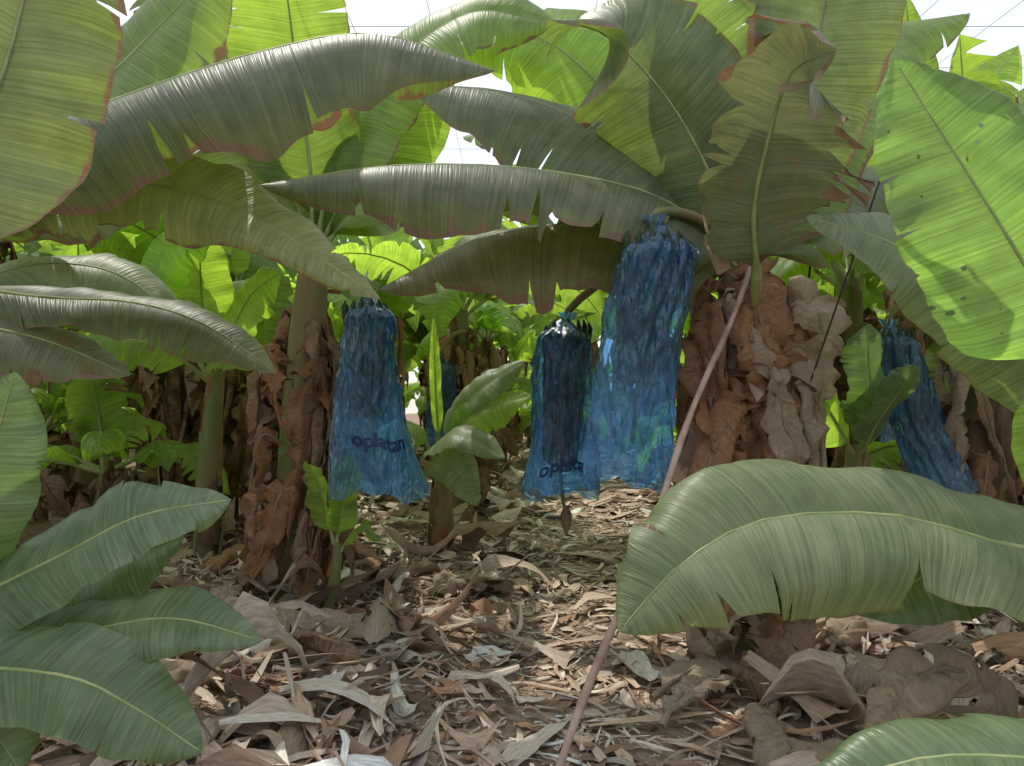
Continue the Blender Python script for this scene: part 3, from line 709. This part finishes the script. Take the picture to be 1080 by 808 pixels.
litter(1500, -3.5, 4.5, 1.8, 9, .15, .7, .02, .05, .06)
litter(2200, -6, 7, 8, 17, .15, .6, .12, .35, .05)
me = bpy.data.meshes.new('leaf_litter'); me.from_pydata(verts, [], faces)
ca = me.color_attributes.new('Col', 'FLOAT_COLOR', 'POINT'); ca.data.foreach_set('color', np.array(cols, dtype=np.float32).ravel())
la = me.attributes.new('grain', 'FLOAT_VECTOR', 'POINT'); la.data.foreach_set('vector', np.array(locs, dtype=np.float32).ravel())
me.polygons.foreach_set('use_smooth', [True]*len(faces))
lo = bpy.data.objects.new('leaf_litter', me); COL.objects.link(lo)
m, ns, ls = new_mat('litter_dry')
at = ns.new('ShaderNodeAttribute'); at.attribute_name = 'Col'
ag = ns.new('ShaderNodeAttribute'); ag.attribute_name = 'grain'
nz = noise_n(ns, ls, ag.outputs['Vector'], 2.2, 3, .7)
cm = ns.new('ShaderNodeCombineXYZ'); sc = maprange(ns, ls, nz, .3, .7, .6, 1.25)
for i in range(3): ls.new(sc, cm.inputs[i])
bc = mixc(ns, ls, 1.0, at.outputs['Color'], cm.outputs[0], 'MULTIPLY')
p = ns.new('ShaderNodeBsdfDiffuse'); ls.new(bc, p.inputs[0])
gl = ns.new('ShaderNodeBsdfGlossy'); gl.inputs['Roughness'].default_value = .45
bp = ns.new('ShaderNodeBump'); bp.inputs['Strength'].default_value = .6; bp.inputs['Distance'].default_value = .006; ls.new(nz, bp.inputs['Height']); ls.new(bp.outputs[0], p.inputs['Normal']); ls.new(bp.outputs[0], gl.inputs['Normal'])
mg = ns.new('ShaderNodeMixShader'); mg.inputs[0].default_value = .04; ls.new(p.outputs[0], mg.inputs[1]); ls.new(gl.outputs[0], mg.inputs[2])
out = ns.new('ShaderNodeOutputMaterial'); ls.new(mg.outputs[0], out.inputs[0])
me.materials.append(m)

R = random.Random(77)
def fallen(x, y, ang, L, W, mat, z=.03, seed=0, arch=.12, droop=1.6):
    d = V((math.cos(ang), math.sin(ang), 0)); s = V((-d.y, d.x, 0))
    pts = []
    for i in range(5):
        t = i/4
        q = V((x, y, 0))+d*(t-.5)*L+s*.12*L*math.sin(t*3)
        pts.append(V((q.x, q.y, h(q.x, q.y)+z+.03+arch*math.sin(t*math.pi))))
    mb = MB()
    add_leaf(mb, pts, W, (R.uniform(-.3, .3), R.uniform(-.6, 0), 1), a0=.5, droop=droop, tears=5, td=.7, gap=.4, n=34, m=7, wav=.02, mat=mat, rib=DRY2, seed=seed, p=.08, sd=.6, crumple=.03)
    mb.make('fallen_dry_leaf')
FL = [(1.35, 2.75, 2.4, .8, .32, DRY2), (1.75, 2.9, .7, .8, .34, DRY), (1.15, 3.1, 1.3, .7, .26, DRY2), (1.9, 3.2, 2.0, .9, .32, DRY3), (1.5, 2.3, .3, .7, .26, DRY2),
      (-1.0, 4.2, 2.7, .8, .22, DRY2), (-1.3, 3.9, .4, .8, .24, DRY2), (-1.55, 4.3, 1.9, .8, .25, DRY2), (-.95, 3.7, 2.9, .6, .16, DRY), (-1.8, 3.6, .2, .9, .25, DRY),
      (-1.5, 3.1, 1.0, .7, .22, DRY2), (-.3, 5.2, .4, .7, .18, DRY2), (-.9, 5.3, 2.5, .8, .22, DRY), (.9, 3.4, .6, .6, .16, DRY2),
      (2.0, 4.0, .5, .9, .28, DRY2), (1.6, 3.6, 2.8, .9, .3, DRY2), (-1.9, 5.4, 1.2, 1.0, .3, DRY3), (-2.3, 4.4, .4, 1.0, .3, DRY), (1.05, 3.65, .3, .8, .3, DRY2), (1.3, 3.5, 2.2, .8, .3, DRY)]
for i, (x, y, an, L, W, mt) in enumerate(FL):
    fallen(x, y, an, L, W, mt, seed=i+100, arch=.05+.08*R.random(), droop=R.uniform(1.5, 3.4))
PB = empty('fallen_dry_leaf')
leaf_obj(PB, [(1.95, 2.75, .02), (1.75, 2.65, .35), (1.5, 2.55, .52), (1.3, 2.5, .42), (1.18, 2.5, .12)], .26, (-.2, -.8, .6), mat=DRY2, rib=DRY2, a0=.4, droop=1.8, tears=8, gap=.5, td=.7, crumple=.04, seed=501, n=60, m=9, sd=.6)
leaf_obj(PB, [(1.15, 2.6, .04), (1.4, 2.45, .20), (1.65, 2.35, .28), (1.9, 2.3, .2)], .26, (.1, -.8, .7), mat=DRY2, rib=DRY2, a0=.4, droop=1.8, tears=8, gap=.5, td=.7, crumple=.04, seed=502, n=60, m=9, sd=.6)

# ------------------------------------------------------------------ shade net roof and walls
m, ns, ls = new_mat('white_shade_netting')
tl = ns.new('ShaderNodeBsdfTranslucent'); tl.inputs[0].default_value = (.97, .97, .97, 1)
tp = ns.new('ShaderNodeBsdfTransparent')
mx = ns.new('ShaderNodeMixShader'); mx.inputs[0].default_value = .52; ls.new(tl.outputs[0], mx.inputs[1]); ls.new(tp.outputs[0], mx.inputs[2])
out = ns.new('ShaderNodeOutputMaterial'); ls.new(mx.outputs[0], out.inputs[0])
vs = []; fs = []
nx, ny = 40, 40; X0, X1, Y0, Y1 = -26, 26, -16, 34
for i in range(ny+1):
    for j in range(nx+1):
        x = X0+(X1-X0)*j/nx; y = Y0+(Y1-Y0)*i/ny
        edge = (i in (0, ny)) or (j in (0, nx))
        vs.append((x, y, 0.0 if edge else 5.7+.12*math.cos(x*.9)*math.cos(y*.7)))
for i in range(ny):
    for j in range(nx):
        k = i*(nx+1)+j; fs.append((k, k+1, k+nx+2, k+nx+1))
me = bpy.data.meshes.new('shade_net'); me.from_pydata(vs, [], fs); me.materials.append(m)
me.polygons.foreach_set('use_smooth', [False]*len(fs))
o = bpy.data.objects.new('shade_net', me); COL.objects.link(o)
mb = MB()
for i in range(12):
    y = 4+i*1.1; mb.tube([V((-24+4*k, y, 5.55)) for k in range(13)], [.005]*13, 5, 0)
for i in range(22):
    x = -9+i*.9; mb.tube([V((x, -10+5*k, 5.54)) for k in range(9)], [.004]*9, 5, 0)
mb.make('net_support_wires', None, [simple_mat('wire', (.55, .56, .56), (.7, .7, .7), 9, rough=.5, bump=.1)])

# ------------------------------------------------------------------ light, sky, camera
sd = V((-.30, .50, 1.0)).normalized()
w = bpy.data.worlds.new('World'); scene.world = w; w.use_nodes = True
nt = w.node_tree; bgN = nt.nodes['Background']; sky = nt.nodes.new('ShaderNodeTexSky'); sky.sky_type = 'NISHITA'
sky.sun_disc = False; sky.sun_elevation = math.asin(sd.z); sky.sun_rotation = math.atan2(sd.x, sd.y)
nt.links.new(sky.outputs[0], bgN.inputs[0]); bgN.inputs[1].default_value = .15
sl = bpy.data.lights.new('sun', 'SUN'); sl.energy = 5; sl.angle = math.radians(.5); sl.color = (1, .95, .85)
so = bpy.data.objects.new('sun', sl); COL.objects.link(so); so.rotation_euler = (-sd).to_track_quat('-Z', 'Y').to_euler()
cam = bpy.data.cameras.new('camera'); co_ = bpy.data.objects.new('camera', cam); COL.objects.link(co_)
cam.sensor_width = 36; cam.lens = 26; cam.clip_end = 500; cam.clip_start = .05
co_.location = (0, 0, 1.5); co_.rotation_euler = (math.radians(90), 0, 0)
scene.camera = co_
